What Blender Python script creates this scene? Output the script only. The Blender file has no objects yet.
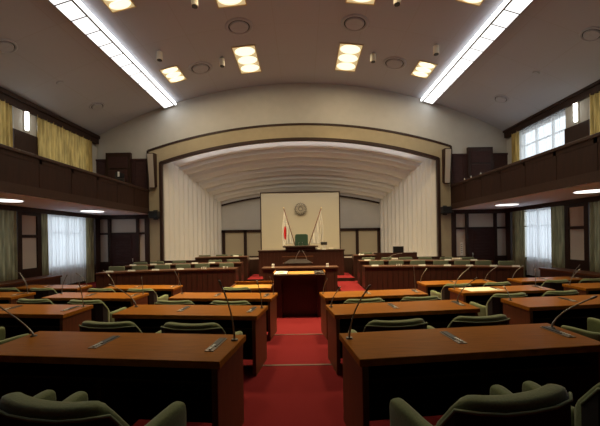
import bpy, math, random
from mathutils import Vector, Matrix

# ------------------------------------------------------------------ camera, world, exposure
sc = bpy.context.scene
col = sc.collection
CX, CZ, FPX, VX, VY, ROLL = 0.107, 1.99, 340.0, 303.0, 237.5, 0.0157
cam_d = bpy.data.cameras.new('camera'); cam = bpy.data.objects.new('camera', cam_d); col.objects.link(cam)
cam.location = (CX, 0, CZ); cam.rotation_euler = (math.pi / 2, ROLL, 0)
cam_d.sensor_width = 36; cam_d.lens = FPX / 600 * 36
cam_d.shift_x = -(VX - 300) / 600; cam_d.shift_y = (VY - 213) / 600
cam_d.clip_start = 0.05
sc.camera = cam
sc.view_settings.view_transform = 'Standard'; sc.view_settings.look = 'None'
sc.view_settings.gamma = 1; sc.view_settings.use_curve_mapping = False
sc.view_settings.exposure = 0.0
STRIP, WARM, SKY, ROUND, STAGE_FILL = 1.45, 0.30, 2.2, 2.2, 12  # last value powers the battens added behind the arch
w = bpy.data.worlds.new('world'); sc.world = w; w.use_nodes = True
w.node_tree.nodes['Background'].inputs[0].default_value = (0.88, 0.94, 1.0, 1)
w.node_tree.nodes['Background'].inputs[1].default_value = SKY
sc.cycles.max_bounces = 7; sc.cycles.diffuse_bounces = 4; sc.cycles.transparent_max_bounces = 8
sc.cycles.sample_clamp_indirect = 3.0; sc.cycles.caustics_reflective = False; sc.cycles.caustics_refractive = False

def at(px, py, Y):
    x = px - (py - VY) * ROLL; y = py + (px - VX) * ROLL
    return Vector((CX + (x - VX) * Y / FPX, Y, CZ - (y - VY) * Y / FPX))

# ------------------------------------------------------------------ materials
def mat(name, c, rough=0.6, metal=0, coat=0, bump=0, scale=40, var=0.0, stretch=(1, 1, 1), emit=None, es=0, spec=0.5):
    m = bpy.data.materials.new(name); m.use_nodes = True
    nt = m.node_tree; b = nt.nodes['Principled BSDF']
    b.inputs['Base Color'].default_value = (*c, 1); b.inputs['Roughness'].default_value = rough
    b.inputs['Metallic'].default_value = metal; b.inputs['Coat Weight'].default_value = coat
    b.inputs['Specular IOR Level'].default_value = spec
    if emit: b.inputs['Emission Color'].default_value = (*emit, 1); b.inputs['Emission Strength'].default_value = es
    if var or bump:
        tc = nt.nodes.new('ShaderNodeTexCoord'); mp = nt.nodes.new('ShaderNodeMapping'); mp.inputs['Scale'].default_value = stretch
        nz = nt.nodes.new('ShaderNodeTexNoise'); nz.inputs['Scale'].default_value = scale; nz.inputs['Detail'].default_value = 5
        nt.links.new(tc.outputs['Object'], mp.inputs[0]); nt.links.new(mp.outputs[0], nz.inputs['Vector'])
        if var:
            r = nt.nodes.new('ShaderNodeValToRGB')
            r.color_ramp.elements[0].position = 0.3; r.color_ramp.elements[1].position = 0.7
            r.color_ramp.elements[0].color = (*[k * (1 - var) for k in c], 1); r.color_ramp.elements[1].color = (*[min(1, k * (1 + var)) for k in c], 1)
            nt.links.new(nz.outputs[0], r.inputs[0]); nt.links.new(r.outputs[0], b.inputs['Base Color'])
        if bump:
            bp = nt.nodes.new('ShaderNodeBump'); bp.inputs['Strength'].default_value = bump; bp.inputs['Distance'].default_value = 0.004
            nt.links.new(nz.outputs[0], bp.inputs['Height']); nt.links.new(bp.outputs[0], b.inputs['Normal'])
    return m

M = {}
M['desk'] = mat('desk_wood', (0.27, 0.098, 0.012), 0.32, var=0.22, scale=6, stretch=(0.7, 12, 3))
M['desk'].node_tree.nodes['Principled BSDF'].inputs['IOR'].default_value = 1.12
M['deskside'] = mat('desk_side_wood', (0.11, 0.035, 0.013), 0.45, spec=0.3, var=0.2, scale=6, stretch=(8, 8, 0.6))
M['walnut'] = mat('dark_walnut', (0.030, 0.012, 0.007), 0.5, spec=0.3, var=0.25, scale=5, stretch=(6, 6, 0.6))
M['fascia'] = mat('gallery_wood', (0.022, 0.0075, 0.004), 0.6, spec=0.2, var=0.3, scale=4, stretch=(3, 3, 0.5))
M['bench'] = mat('bench_wood', (0.050, 0.018, 0.011), 0.38, var=0.2, scale=5, stretch=(7, 7, 0.5))
M['plum'] = mat('dark_door_wood', (0.05, 0.022, 0.02), 0.65, spec=0.2, var=0.2, scale=6, stretch=(1, 1, 8))
M['black'] = mat('black_plastic', (0.012, 0.012, 0.013), 0.4)
M['hollow'] = mat('shade_and_dark_board', (0.012, 0.006, 0.005), 0.7, spec=0.2)  # knee-hollow shade painted onto desk inner boards; the podium slope is dark itself
M['metal'] = mat('brushed_steel', (0.55, 0.55, 0.53), 0.3, metal=1)
M['dmetal'] = mat('grey_gooseneck', (0.28, 0.26, 0.23), 0.35, metal=0.8)
M['white'] = mat('white_card', (0.8, 0.78, 0.72), 0.6)
M['wallpaint'] = mat('grey_cream_paint', (0.47, 0.45, 0.41), 0.8, var=0.03, scale=3)
M['ceil'] = mat('ceiling_board', (0.54, 0.52, 0.50), 0.85)
M['beige'] = mat('beige_panel', (0.62, 0.55, 0.46), 0.8, bump=0.2, scale=60)
M['cream'] = mat('cream_band', (0.36, 0.30, 0.19), 0.75, var=0.05, scale=4)
M['screen'] = mat('cream_screen_board', (0.42, 0.375, 0.28), 0.75, bump=0.1, scale=80)
M['shell'] = mat('shell_plaster', (0.82, 0.82, 0.84), 0.8)
M['pleat'] = mat('pleated_panel', (0.72, 0.69, 0.63), 0.8)
M['carpet'] = mat('red_carpet', (0.15, 0.011, 0.013), 0.95, bump=0.8, scale=150, var=0.18, spec=0.1)
M['nosing'] = mat('step_nosing', (0.12, 0.085, 0.06), 0.5)
M['green'] = mat('sage_velvet', (0.155, 0.185, 0.078), 0.9, bump=0.4, scale=90, var=0.15, spec=0.2)
M['green'].node_tree.nodes['Principled BSDF'].inputs['Sheen Weight'].default_value = 0.35
M['piping'] = mat('sage_piping', (0.20, 0.24, 0.13), 0.8)
M['darkback'] = mat('chair_back_cover', (0.018, 0.013, 0.010), 0.75, bump=0.2, scale=80)
M['bgreen'] = mat('dark_green_leather', (0.115, 0.13, 0.085), 0.75, bump=0.3, scale=50, spec=0.3)
M['emblem'] = mat('pewter_emblem', (0.33, 0.29, 0.22), 0.5)
M['emblem2'] = mat('pewter_dark', (0.12, 0.105, 0.08), 0.5)
M['pgreen'] = mat('chairman_green', (0.03, 0.065, 0.04), 0.6, spec=0.3)
M['stagefloor'] = mat('stage_boards', (0.50, 0.42, 0.33), 0.6, var=0.1, scale=5, stretch=(8, 1, 1))
M['grille'] = mat('cream_grille', (0.40, 0.35, 0.29), 0.8, bump=0.3, scale=120)
M['soffit'] = mat('white_soffit', (0.80, 0.78, 0.80), 0.8)
M['side_strip'] = mat('lit_side_line', (0.9, 0.9, 0.9), 0.5, emit=(0.97, 0.99, 1.0), es=3.2)
M['benchtop'] = mat('bench_top_wood', (0.075, 0.030, 0.014), 0.45, var=0.2, scale=6, stretch=(8, 2, 1), spec=0.3)
M['tan'] = mat('tan_panel', (0.44, 0.37, 0.25), 0.8, bump=0.2, scale=60)
M['can'] = mat('champagne_metal', (0.75, 0.70, 0.58), 0.45)
M['plate'] = mat('name_plate_card', (0.55, 0.54, 0.50), 0.6)
M['brass'] = mat('brass_rim', (0.62, 0.48, 0.24), 0.4, metal=0.4)
M['yellowtop'] = mat('light_oak_top', (0.48, 0.24, 0.045), 0.4, var=0.12, scale=6, stretch=(1, 9, 1))
M['paper'] = mat('cream_paper', (0.85, 0.78, 0.55), 0.7)
M['tube'] = mat('lit_tube', (0.9, 0.9, 0.9), 0.5, emit=(0.96, 1.0, 0.93), es=8)
M['strip'] = mat('lit_diffuser', (0.9, 0.9, 0.9), 0.5, emit=(0.97, 0.99, 1.0), es=STRIP)
M['bulb'] = mat('lit_warm_lamp', (0.9, 0.85, 0.7), 0.5, emit=(1.0, 0.86, 0.55), es=1.5)
M['reflector'] = mat('lit_warm_panel', (0.85, 0.76, 0.50), 0.5, emit=(1.0, 0.80, 0.42), es=0.42)
M['round'] = mat('lit_round_diffuser', (0.9, 0.9, 0.9), 0.5, emit=(1.0, 0.97, 0.92), es=ROUND)

def cloth(name, c, trans, clear=0.0, var=0.0, rough=0.9):
    m = bpy.data.materials.new(name); m.use_nodes = True; nt = m.node_tree; nt.nodes.clear()
    o = nt.nodes.new('ShaderNodeOutputMaterial'); d = nt.nodes.new('ShaderNodeBsdfDiffuse'); t = nt.nodes.new('ShaderNodeBsdfTranslucent')
    mx = nt.nodes.new('ShaderNodeMixShader'); mx.inputs[0].default_value = trans
    d.inputs[0].default_value = (*c, 1); t.inputs[0].default_value = (*c, 1)
    if var:
        tc = nt.nodes.new('ShaderNodeTexCoord'); nz = nt.nodes.new('ShaderNodeTexNoise'); nz.inputs['Scale'].default_value = 9
        mp = nt.nodes.new('ShaderNodeMapping'); mp.inputs['Scale'].default_value = (1, 1, 0.15)
        r = nt.nodes.new('ShaderNodeValToRGB'); r.color_ramp.elements[0].position = 0.35; r.color_ramp.elements[1].position = 0.65
        r.color_ramp.elements[0].color = (*[k * (1 - var) for k in c], 1); r.color_ramp.elements[1].color = (*[min(1, k * (1 + var)) for k in c], 1)
        nt.links.new(tc.outputs['Object'], mp.inputs[0]); nt.links.new(mp.outputs[0], nz.inputs['Vector']); nt.links.new(nz.outputs[0], r.inputs[0])
        nt.links.new(r.outputs[0], d.inputs[0]); nt.links.new(r.outputs[0], t.inputs[0])
    nt.links.new(d.outputs[0], mx.inputs[1]); nt.links.new(t.outputs[0], mx.inputs[2])
    last = mx
    if clear:
        tr = nt.nodes.new('ShaderNodeBsdfTransparent'); m2 = nt.nodes.new('ShaderNodeMixShader'); m2.inputs[0].default_value = clear
        nt.links.new(mx.outputs[0], m2.inputs[1]); nt.links.new(tr.outputs[0], m2.inputs[2]); last = m2
    nt.links.new(last.outputs[0], o.inputs[0])
    return m
M['sheer'] = cloth('white_voile', (0.84, 0.86, 0.90), 0.55, 0.2)
M['sheer_thin'] = cloth('thin_voile', (0.84, 0.86, 0.90), 0.55, 0.5)
M['drape'] = cloth('olive_drape', (0.30, 0.27, 0.16), 0.2, 0, 0.3)
M['ydrape'] = cloth('golden_drape', (0.50, 0.37, 0.14), 0.30, 0, 0.3)
M['flagwhite'] = cloth('flag_cloth', (0.78, 0.75, 0.68), 0.2)
gl = bpy.data.materials.new('window_glass'); gl.use_nodes = True; nt = gl.node_tree; nt.nodes.clear()
o_ = nt.nodes.new('ShaderNodeOutputMaterial'); a_ = nt.nodes.new('ShaderNodeBsdfTransparent'); g_ = nt.nodes.new('ShaderNodeBsdfGlossy'); x_ = nt.nodes.new('ShaderNodeMixShader')
x_.inputs[0].default_value = 0.06; g_.inputs['Roughness'].default_value = 0.02; a_.inputs[0].default_value = (0.94, 0.97, 0.98, 1)
nt.links.new(a_.outputs[0], x_.inputs[1]); nt.links.new(g_.outputs[0], x_.inputs[2]); nt.links.new(x_.outputs[0], o_.inputs[0]); M['glass'] = gl
# ceiling boards: thin joints between the boards
nt = M['ceil'].node_tree; b = nt.nodes['Principled BSDF']
tc = nt.nodes.new('ShaderNodeTexCoord'); mp = nt.nodes.new('ShaderNodeMapping'); br = nt.nodes.new('ShaderNodeTexBrick')
br.offset = 0; br.inputs['Scale'].default_value = 1; br.inputs['Mortar Size'].default_value = 0.008; br.inputs['Brick Width'].default_value = 1.4; br.inputs['Row Height'].default_value = 1.8
br.inputs['Mortar Smooth'].default_value = 0.5
br.inputs['Color1'].default_value = (0.44, 0.46, 0.51, 1); br.inputs['Color2'].default_value = (0.45, 0.47, 0.52, 1); br.inputs['Mortar'].default_value = (0.39, 0.385, 0.40, 1)
mp.inputs['Location'].default_value = (0.7, 0, 0)
nt.links.new(tc.outputs['Object'], mp.inputs[0]); nt.links.new(mp.outputs[0], br.inputs['Vector']); nt.links.new(br.outputs['Color'], b.inputs['Base Color'])
# flag with a red disc dyed into the folded cloth
m = bpy.data.materials.new('flag_red_disc'); m.use_nodes = True; nt = m.node_tree; b = nt.nodes['Principled BSDF']; b.inputs['Roughness'].default_value = 0.9
tc = nt.nodes.new('ShaderNodeTexCoord'); mp = nt.nodes.new('ShaderNodeMapping'); mp.vector_type = 'POINT'
mp.inputs['Location'].default_value = (0.0, 0, 0.0); ln = nt.nodes.new('ShaderNodeVectorMath'); ln.operation = 'LENGTH'
lt = nt.nodes.new('ShaderNodeMath'); lt.operation = 'LESS_THAN'; lt.inputs[1].default_value = 1.0
mxc = nt.nodes.new('ShaderNodeMix'); mxc.data_type = 'RGBA'; mxc.inputs[6].default_value = (0.78, 0.75, 0.68, 1); mxc.inputs[7].default_value = (0.62, 0.02, 0.02, 1)
nt.links.new(tc.outputs['Object'], mp.inputs[0]); nt.links.new(mp.outputs[0], ln.inputs[0]); nt.links.new(ln.outputs['Value'], lt.inputs[0])
nt.links.new(lt.outputs[0], mxc.inputs[0]); nt.links.new(mxc.outputs[2], b.inputs['Base Color']); M['flagred'] = m; FLAGMAP = mp

# ------------------------------------------------------------------ helpers
class MB:
    def __init__(s): s.v = []; s.f = []
    def add(s, vs, fs):
        n = len(s.v); s.v += [tuple(v) for v in vs]; s.f += [tuple(i + n for i in f) for f in fs]; return s
    def box(s, x0, x1, y0, y1, z0, z1):
        return s.add([(x0, y0, z0), (x1, y0, z0), (x1, y1, z0), (x0, y1, z0), (x0, y0, z1), (x1, y0, z1), (x1, y1, z1), (x0, y1, z1)],
                     [(0, 3, 2, 1), (4, 5, 6, 7), (0, 1, 5, 4), (1, 2, 6, 5), (2, 3, 7, 6), (3, 0, 4, 7)])
    def prism(s, poly, z0, z1):
        n = len(poly)
        return s.add([(x, y, z0) for x, y in poly] + [(x, y, z1) for x, y in poly],
                     [tuple(range(n))[::-1], tuple(range(n, 2 * n))] + [(i, (i + 1) % n, n + (i + 1) % n, n + i) for i in range(n)])
    def yprism(s, poly, y0, y1):   # outline in x, z
        n = len(poly)
        return s.add([(x, y0, z) for x, z in poly] + [(x, y1, z) for x, z in poly],
                     [tuple(range(n)), tuple(range(n, 2 * n))[::-1]] + [(i, n + i, n + (i + 1) % n, (i + 1) % n) for i in range(n)])
    def loft(s, rings, cap=True, closed=True):
        n = len(rings[0]); vs = [p for r in rings for p in r]; fs = []
        for k in range(len(rings) - 1):
            for i in range(n if closed else n - 1):
                j = (i + 1) % n; fs.append((k * n + i, k * n + j, (k + 1) * n + j, (k + 1) * n + i))
        if cap and closed: fs += [tuple(range(n))[::-1], tuple((len(rings) - 1) * n + i for i in range(n))]
        return s.add(vs, fs)
    def tube(s, pts, r, n=8):
        pts = [Vector(p) for p in pts]; rings = []; rr = r if isinstance(r, (list, tuple)) else [r] * len(pts)
        up = Vector((0, 0, 1)); prev = None
        for i, p in enumerate(pts):
            t = (pts[min(i + 1, len(pts) - 1)] - pts[max(i - 1, 0)]).normalized()
            a = prev if prev is not None else (up if abs(t.z) < 0.9 else Vector((1, 0, 0)))
            u = (a - t * a.dot(t)).normalized(); prev = u; v = t.cross(u)
            rings.append([p + (u * math.cos(q) + v * math.sin(q)) * rr[i] for q in [2 * math.pi * k / n for k in range(n)]])
        return s.loft(rings)
    def cyl(s, c, r, z0, z1, n=20, r2=None):
        r2 = r if r2 is None else r2
        return s.loft([[(c[0] + q * math.cos(a), c[1] + q * math.sin(a), z) for a in [2 * math.pi * k / n for k in range(n)]] for q, z in ((r, z0), (r2, z1))])
    def build(s, name, m, parent=None, loc=None, bevel=0, smooth=False, sub=0, rot=None):
        me = bpy.data.meshes.new(name); me.from_pydata(s.v, [], s.f); me.update()
        me.materials.append(M[m] if isinstance(m, str) else m)
        import bmesh
        bm = bmesh.new(); bm.from_mesh(me); bmesh.ops.recalc_face_normals(bm, faces=bm.faces); bm.to_mesh(me); bm.free()
        if smooth:
            for p in me.polygons: p.use_smooth = True
        ob = bpy.data.objects.new(name, me); col.objects.link(ob)
        if parent: ob.parent = parent
        if loc is not None: ob.location = loc
        if rot is not None: ob.rotation_euler = rot
        if bevel:
            b = ob.modifiers.new('bevel', 'BEVEL'); b.width = bevel; b.segments = 2; b.limit_method = 'ANGLE'
        if sub:
            b = ob.modifiers.new('subsurf', 'SUBSURF'); b.levels = sub; b.render_levels = sub
        return ob

def tag(o, label=None, cat=None, group=None, kind=None):
    if label: o['label'] = label
    if cat: o['category'] = cat
    if group: o['group'] = group
    if kind: o['kind'] = kind
    return o
def thing(name, label, cat, loc=(0, 0, 0), rz=0, group=None):
    o = bpy.data.objects.new(name, None); col.objects.link(o); o.location = loc; o.rotation_euler = (0, 0, rz); o.empty_display_size = 0.1
    return tag(o, label, cat, group)
def struct(o): o['kind'] = 'structure'; return o
def copy_tree(o, parent=None):
    c = o.copy(); col.objects.link(c)
    if parent: c.parent = parent
    for ch in list(KIDS(o)): copy_tree(ch, c)
    return c
def KIDS(o): return [x for x in bpy.data.objects if x.parent == o]
class Proto:   # first use places the thing itself, later uses copy it with its parts
    def __init__(s, make): s.make = make; s.o = None
    def place(s, label, loc, rz=0, group=None):
        if s.o is None: s.o = s.make(); r = s.o
        else: r = copy_tree(s.o)
        r.location = loc; r.rotation_euler = (0, 0, rz); r['label'] = label
        if group: r['group'] = group
        return r

SIDE = {-1: 'yellow-curtain side', 1: 'sheer-curtain side'}
rnd = random.Random(4)
# tiers: near edge, far edge, height
Z1, Z2, Z3, Z4 = 0.36, 0.24, 0.12, 0.0
WX, GX, YE, YB = 9.25, 6.62, 15.0, -4.0
SX = {-1: 9.03, 1: 9.25}   # side walls, measured from the middle axis
R_C, CREST = 19.1, 8.80
def zc(x): return CREST - (R_C - math.sqrt(R_C * R_C - x * x))

# ------------------------------------------------------------------ floor and tiers
f = MB(); f.box(-WX - .3, WX + .3, YB, 2.8, -.3, Z1).box(-WX - .3, WX + .3, 2.8, 4.68, -.3, Z2).box(-WX - .3, WX + .3, 4.68, 6.57, -.3, Z3).box(-WX - .3, WX + .3, 6.57, YE + .3, -.3, Z4)
struct(f.build('floor', 'carpet'))
for k, (y, z) in enumerate(((4.68, Z2), (6.57, Z3), (2.8, Z1))):
    struct(MB().box(-WX, WX, y - .035, y + .004, z, z + .006).build('trim_%d' % (k + 1), 'nosing'))
# raised carpeted landings between the rostrum and the curved benches
for s in (-1, 1):
    a, b = sorted((s * 1.25, s * 2.0))
    struct(MB().box(a, b, 12.575, 12.6, .35, .47).box(a, b, 10.275, 10.3, 0, .35).build('trim_landing_riser', 'walnut'))
    struct(MB().box(a, b, 10.3, 12.6, 0, .35).box(a, b, 12.6, 14.42, 0, .47).build('floor_landing', 'carpet'))
struct(MB().box(-9, -2.06, 11.5, 12.75, 0, .12).box(-9, -2.06, 12.75, 14.4, 0, .25).build('floor_bench_platform', 'carpet'))
struct(MB().box(2.06, 9, 11.5, 12.75, 0, .12).box(2.06, 9, 12.75, 14.4, 0, .25).build('floor_bench_platform', 'carpet'))

# ------------------------------------------------------------------ ceiling
N = 48
xs = [-WX - .3 + (2 * WX + .6) * i / N for i in range(N + 1)]
low = [(x, zc(x)) for x in xs]
poly = low + [(x, z + .3) for x, z in reversed(low)]
mb = MB()
for (xa, za), (xb, zb) in zip(low[:-1], low[1:]):
    mb.yprism([(xa, za), (xb, zb), (xb, zb + .25), (xa, za + .25)], YB, YE + .1)
struct(mb.build('ceiling', 'ceil', smooth=False))

# ------------------------------------------------------------------ side walls with window openings
BAYS = [(11.6, 14.35), (7.65, 10.6)]
LZ = (1.0, 2.95); UZ = (4.5, 6.2)
def side_wall(s, name):
    x0, x1 = (s * SX[s], s * (SX[s] + .3)); x0, x1 = min(x0, x1), max(x0, x1)
    b = MB(); ys = [YB, 7.65, 10.6, 11.6, 14.35, YE + .1]
    for i in range(0, 5, 2): b.box(x0, x1, ys[i], ys[i + 1], -.1, 6.9)
    for a, c in BAYS:
        b.box(x0, x1, a, c, -.1, LZ[0]).box(x0, x1, a, c, LZ[1], UZ[0]).box(x0, x1, a, c, UZ[1], 6.9)
    struct(b.build(name, 'wallpaint'))
side_wall(-1, 'wall_left'); side_wall(1, 'wall_right')
struct(MB().box(-WX - .3, WX + .3, YB - .3, YB, -.3, 9.2).build('wall_back', 'walnut'))

wn = 1
for s in (-1, 1):
    for (a, c) in BAYS:
        for (z0, z1) in (LZ, UZ):
            xm = s * (SX[s] + .15); fr = MB(); t = .05
            fr.box(xm - .04, xm + .04, a, c, z0, z0 + t).box(xm - .04, xm + .04, a, c, z1 - t, z1)
            n = 3
            for k in range(n + 1):
                y = a + (c - a - t) * k / n; fr.box(xm - .04, xm + .04, y, y + t, z0, z1)
            zz = z0 + (z1 - z0) * .66; fr.box(xm - .03, xm + .03, a, c, zz, zz + t)
            o = fr.build('window_%d' % wn, 'white'); struct(o)
            MB().box(xm - .006, xm + .006, a + t, c - t, z0 + t, z1 - t).build('window_pane', 'glass', o)
            sx = sorted((s * (SX[s] - .04), s * (SX[s] + .12)))
            MB().box(sx[0], sx[1], a, c, z0 - .04, z0 + .0).build('window_sill', 'walnut', o)
            wn += 1

# curtains: hanging sheets with folds, one thing each
def curtain(s, y0, y1, z0, z1, m, label, depth=.035, fold=.11, xin=.12, group=None, name='curtain'):
    n = max(8, int((y1 - y0) / fold * 8)); mb = MB(); rows = []
    r = random.Random(int(y0 * 100) + s); ph = r.random() * 6
    for k in range(7):
        t = k / 6; z = z1 + (z0 - z1) * t; ring = []
        for i in range(n + 1):
            u = i / n; y = y0 + (y1 - y0) * u
            q = 2 * math.pi * (y1 - y0) / fold * u
            x = s * (SX[s] - xin) + depth * (math.sin(q + ph + .5 * math.sin(u * 9)) * (.7 + .5 * t) + .35 * math.sin(q * .37 + 2 * ph + t))
            ring.append((x, y, z))
        rows.append(ring)
    mb.loft(rows, cap=False, closed=False)
    h = mb.build(name, m, smooth=True)
    return tag(h, label, 'curtain', group)
for s, sd in SIDE.items():
    curtain(s, 11.9 if s < 0 else 12.2, 14.08 if s < 0 else 13.75, .35, 3.0, 'sheer', 'white sheer curtain over the far lower window, ' + sd, .045, .17, name='sheer_curtain')
    curtain(s, 14.03 if s < 0 else 13.7, 14.5, .12, 3.0, 'drape', 'olive drape gathered beside the far corner door, below ' + sd, .05, .12, .2)
    curtain(s, 11.62, 11.95 if s < 0 else 12.27, .12, 3.0, 'drape', 'narrow olive drape between sheer curtain and dark column, ' + sd, .05, .12, .2)
    curtain(s, 7.7, 10.6, .12, 3.0, 'drape', 'wide olive drape drawn across the lower window nearer the desks, ' + sd, .05, .16, .2)
curtain(-1, 11.52, 14.55, 4.35, 6.30, 'ydrape', 'golden yellow drape closed across the far gallery window', .045, .15, .16)
curtain(-1, 7.7, 10.55, 4.35, 6.30, 'ydrape', 'golden yellow drape beside the wall lamp nearer the desks, upper gallery', .045, .15, .16)
curtain(1, 14.0, 14.55, 4.35, 6.30, 'ydrape', 'narrow gold drape in the gallery corner beside the sheer', .045, .12, .16)
curtain(1, 11.62, 14.1, 4.35, 6.30, 'sheer_thin', 'white sheer hanging across the bright gallery window', .03, .13, .12, name='sheer_curtain')
curtain(1, 7.7, 10.55, 4.35, 6.30, 'ydrape', 'gold drape on the sheer-curtained gallery, nearer than the wall lamp', .045, .15, .16)

# dark wood casings on the side walls
tn = 10
def trim(mb, m='walnut', bevel=0):
    global tn
    o = struct(mb.build('trim_%d' % tn, m, bevel=bevel)); tn += 1; return o
for s in (-1, 1):
    def X(a, b): return sorted((s * (SX[s] - a), s * (SX[s] - b)))
    a, b = X(.32, -.01)
    a, b = X(.20, -.01)
    trim(MB().box(a, b, YB, YE, 6.24, 6.50))                    # upper pelmet
    trim(MB().box(*X(.26, .16), YB, YE, 6.46, 6.60))
    trim(MB().box(*X(.3, -.01), YB, YE, 2.95, 3.10))            # lower beam
    trim(MB().box(*X(.08, -.01), 11.6, 14.6, -.0, .5))          # dado under the window
    trim(MB().box(*X(.08, -.01), YB, 10.6, -.0, .5))
    # lower column: posts, rails and beige panels
    m_ = MB(); xa, xb = X(.22, -.01)
    m_.box(xa, xb, 10.62, 10.80, 0, 2.95).box(xa, xb, 11.42, 11.60, 0, 2.95).box(xa, xb, 10.8, 11.42, 0, 1.12).box(xa, xb, 10.8, 11.42, 2.12, 2.22).box(xa, xb, 10.8, 11.42, 2.85, 2.95)
    trim(m_)
    trim(MB().box(*X(.18, .0), 10.8, 11.42, 1.1, 2.9), 'beige')
    trim(MB().box(*X(.22, -.01), 14.62, YE, 0, 2.95))           # corner post
    # upper column: white box with the wall lamp, dark wood below
    trim(MB().box(*X(.17, -.01), 10.60, 11.60, 3.3, 5.54))
    trim(MB().box(*X(.14, -.01), 10.62, 11.58, 5.54, 6.26), 'wallpaint')
    trim(MB().box(*X(.10, -.01), 14.6, YE, 3.3, 6.12), 'wallpaint')
    lamp = thing('wall_lamp', 'slim lit tube lamp on white column of the ' + SIDE[s], 'lamp', (s * (SX[s] - .14), 11.1, 5.93))
    MB().box(*sorted((0, -s * .03)), -.09, .09, -.33, .33).build('back_plate', 'white', lamp, bevel=.006)
    MB().tube([(-s * .06, 0, -.29), (-s * .06, 0, .29)], .042, 12).build('tube', 'tube', lamp, smooth=True)

# ------------------------------------------------------------------ end wall with the proscenium opening
def arc(hw, zs, zcst, n=40, y=None):
    sag = zcst - zs; R = (hw * hw + sag * sag) / (2 * sag)
    return [(x, zcst - R + math.sqrt(R * R - x * x)) for x in [hw - 2 * hw * i / n for i in range(n + 1)]]
ZS, ZCR, HW = 5.36, 6.32, 6.10
n = 40
inner = arc(HW, ZS, ZCR)
# wall: two sides and the part above the arch, strips following both curves
mb = MB()
for s in (-1, 1):
    a, b = sorted((s * HW, s * (WX + .3))); mb.box(a, b, YE, YE + .3, -.3, ZS)
    k = 10
    for i in range(k):
        xa = HW + (WX + .1 - HW) * i / k; xb = HW + (WX + .1 - HW) * (i + 1) / k
        mb.yprism([(s * xa, ZS), (s * xb, ZS), (s * xb, zc(xb) + .1), (s * xa, zc(xa) + .1)], YE, YE + .3)
for (xa, za), (xb, zb) in zip(inner[:-1], inner[1:]):
    mb.yprism([(xa, za), (xb, zb), (xb, zc(xb) + .1), (xa, zc(xa) + .1)], YE, YE + .3)
struct(mb.build('wall_front', 'wallpaint'))
# cream band, its dark outer and inner trims
OH, OZS, OZC = 6.62, 5.86, 6.93
outer = arc(OH, OZS, OZC)
def band(in_, out_, y0, y1):
    b = MB()
    for i in range(len(in_) - 1):
        b.yprism([in_[i], in_[i + 1], out_[i + 1], out_[i]], y0, y1)
    return b
b = band(inner, outer, YE - .10, YE + .05)
for s in (-1, 1): b.box(*sorted((s * HW, s * OH)), YE - .10, YE + .05, 0, ZS).yprism([(s * HW, ZS), (s * OH, ZS), (s * OH, OZS)], YE - .10, YE + .05)
trim(b, 'cream')
def off(p, d): return [(x + d * (x / 19.9), z + d) for x, z in p]
b = band(off(outer, -.01), off(outer, .07), YE - .13, YE + .02)
for s in (-1, 1): b.box(*sorted((s * (OH - .01), s * (OH + .06))), YE - .13, YE + .02, 0, OZS + .04)
trim(b)
b = band(off(inner, -.07), off(inner, .05), YE - .13, YE + .02)
for s in (-1, 1): b.box(*sorted((s * (HW - .07), s * (HW + .05))), YE - .13, YE + .02, 0, ZS + .02)
trim(b)

# lower end wall: beige panels between dark posts, and the doors
dn = 1
for s in (-1, 1):
    B = lambda a, b, y0, y1, z0, z1, mb: mb.box(*sorted((s * a, s * b)), y0, y1, z0, z1)
    E = SX[s]; q = 0 if s < 0 else .17
    trim(B(6.7, E, YE - .03, YE, 1.0, 3.0, MB()), 'beige')
    m_ = MB()
    for a, c in ((6.68, 6.82), (7.08 + q, 7.2 + q), (8.32 + q, 8.44 + q), (E - .1, E)): B(a, c, YE - .12, YE, 0, 2.95, m_)
    B(6.7, E, YE - .14, YE, 2.92, 3.14, m_); B(6.7, E, YE - .11, YE, 2.24, 2.33, m_); B(6.7, 7.1 + q, YE - .1, YE, 0, 1.06, m_); B(8.4 + q, E, YE - .1, YE, 0, 1.06, m_)
    trim(m_)
    d = MB(); B(7.2 + q, 8.32 + q, YE - .1, YE + .02, 0, 2.26, d)
    o = struct(d.build('door_%d' % dn, 'plum')); dn += 1
    lv = MB()
    for k in range(15): B(7.42 + q, 8.1 + q, YE - .13, YE - .09, .25 + k * .13, .25 + k * .13 + .11, lv)
    lv.build('door_panel', 'plum', o, bevel=.006)
    MB().tube([(s * (7.34 + q), YE - .16, 1.05), (s * (7.34 + q), YE - .16, 1.2)], .02, 8).build('door_handle', 'metal', o, smooth=True)
    # gallery end wall: dark wainscot and door
    m_ = MB(); B(6.70, E, YE - .06, YE, 3.1, 5.52, m_)
    for a in (6.72, 7.2, 8.5): B(a, a + .06, YE - .09, YE, 3.1, 5.5, m_)
    B(6.70, E, YE - .1, YE, 5.48, 5.56, m_)
    trim(m_, 'plum')
    d = MB(); B(7.38, 8.46, YE - .15, YE, 3.15, 5.82, d)
    o = struct(d.build('door_%d' % dn, 'walnut')); dn += 1
    lv = MB()
    for k in range(4): B(7.5, 8.34, YE - .18, YE - .14, 3.4 + k * .58, 3.4 + k * .58 + .5, lv)
    lv.build('door_panel', 'plum', o, bevel=.01)

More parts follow.
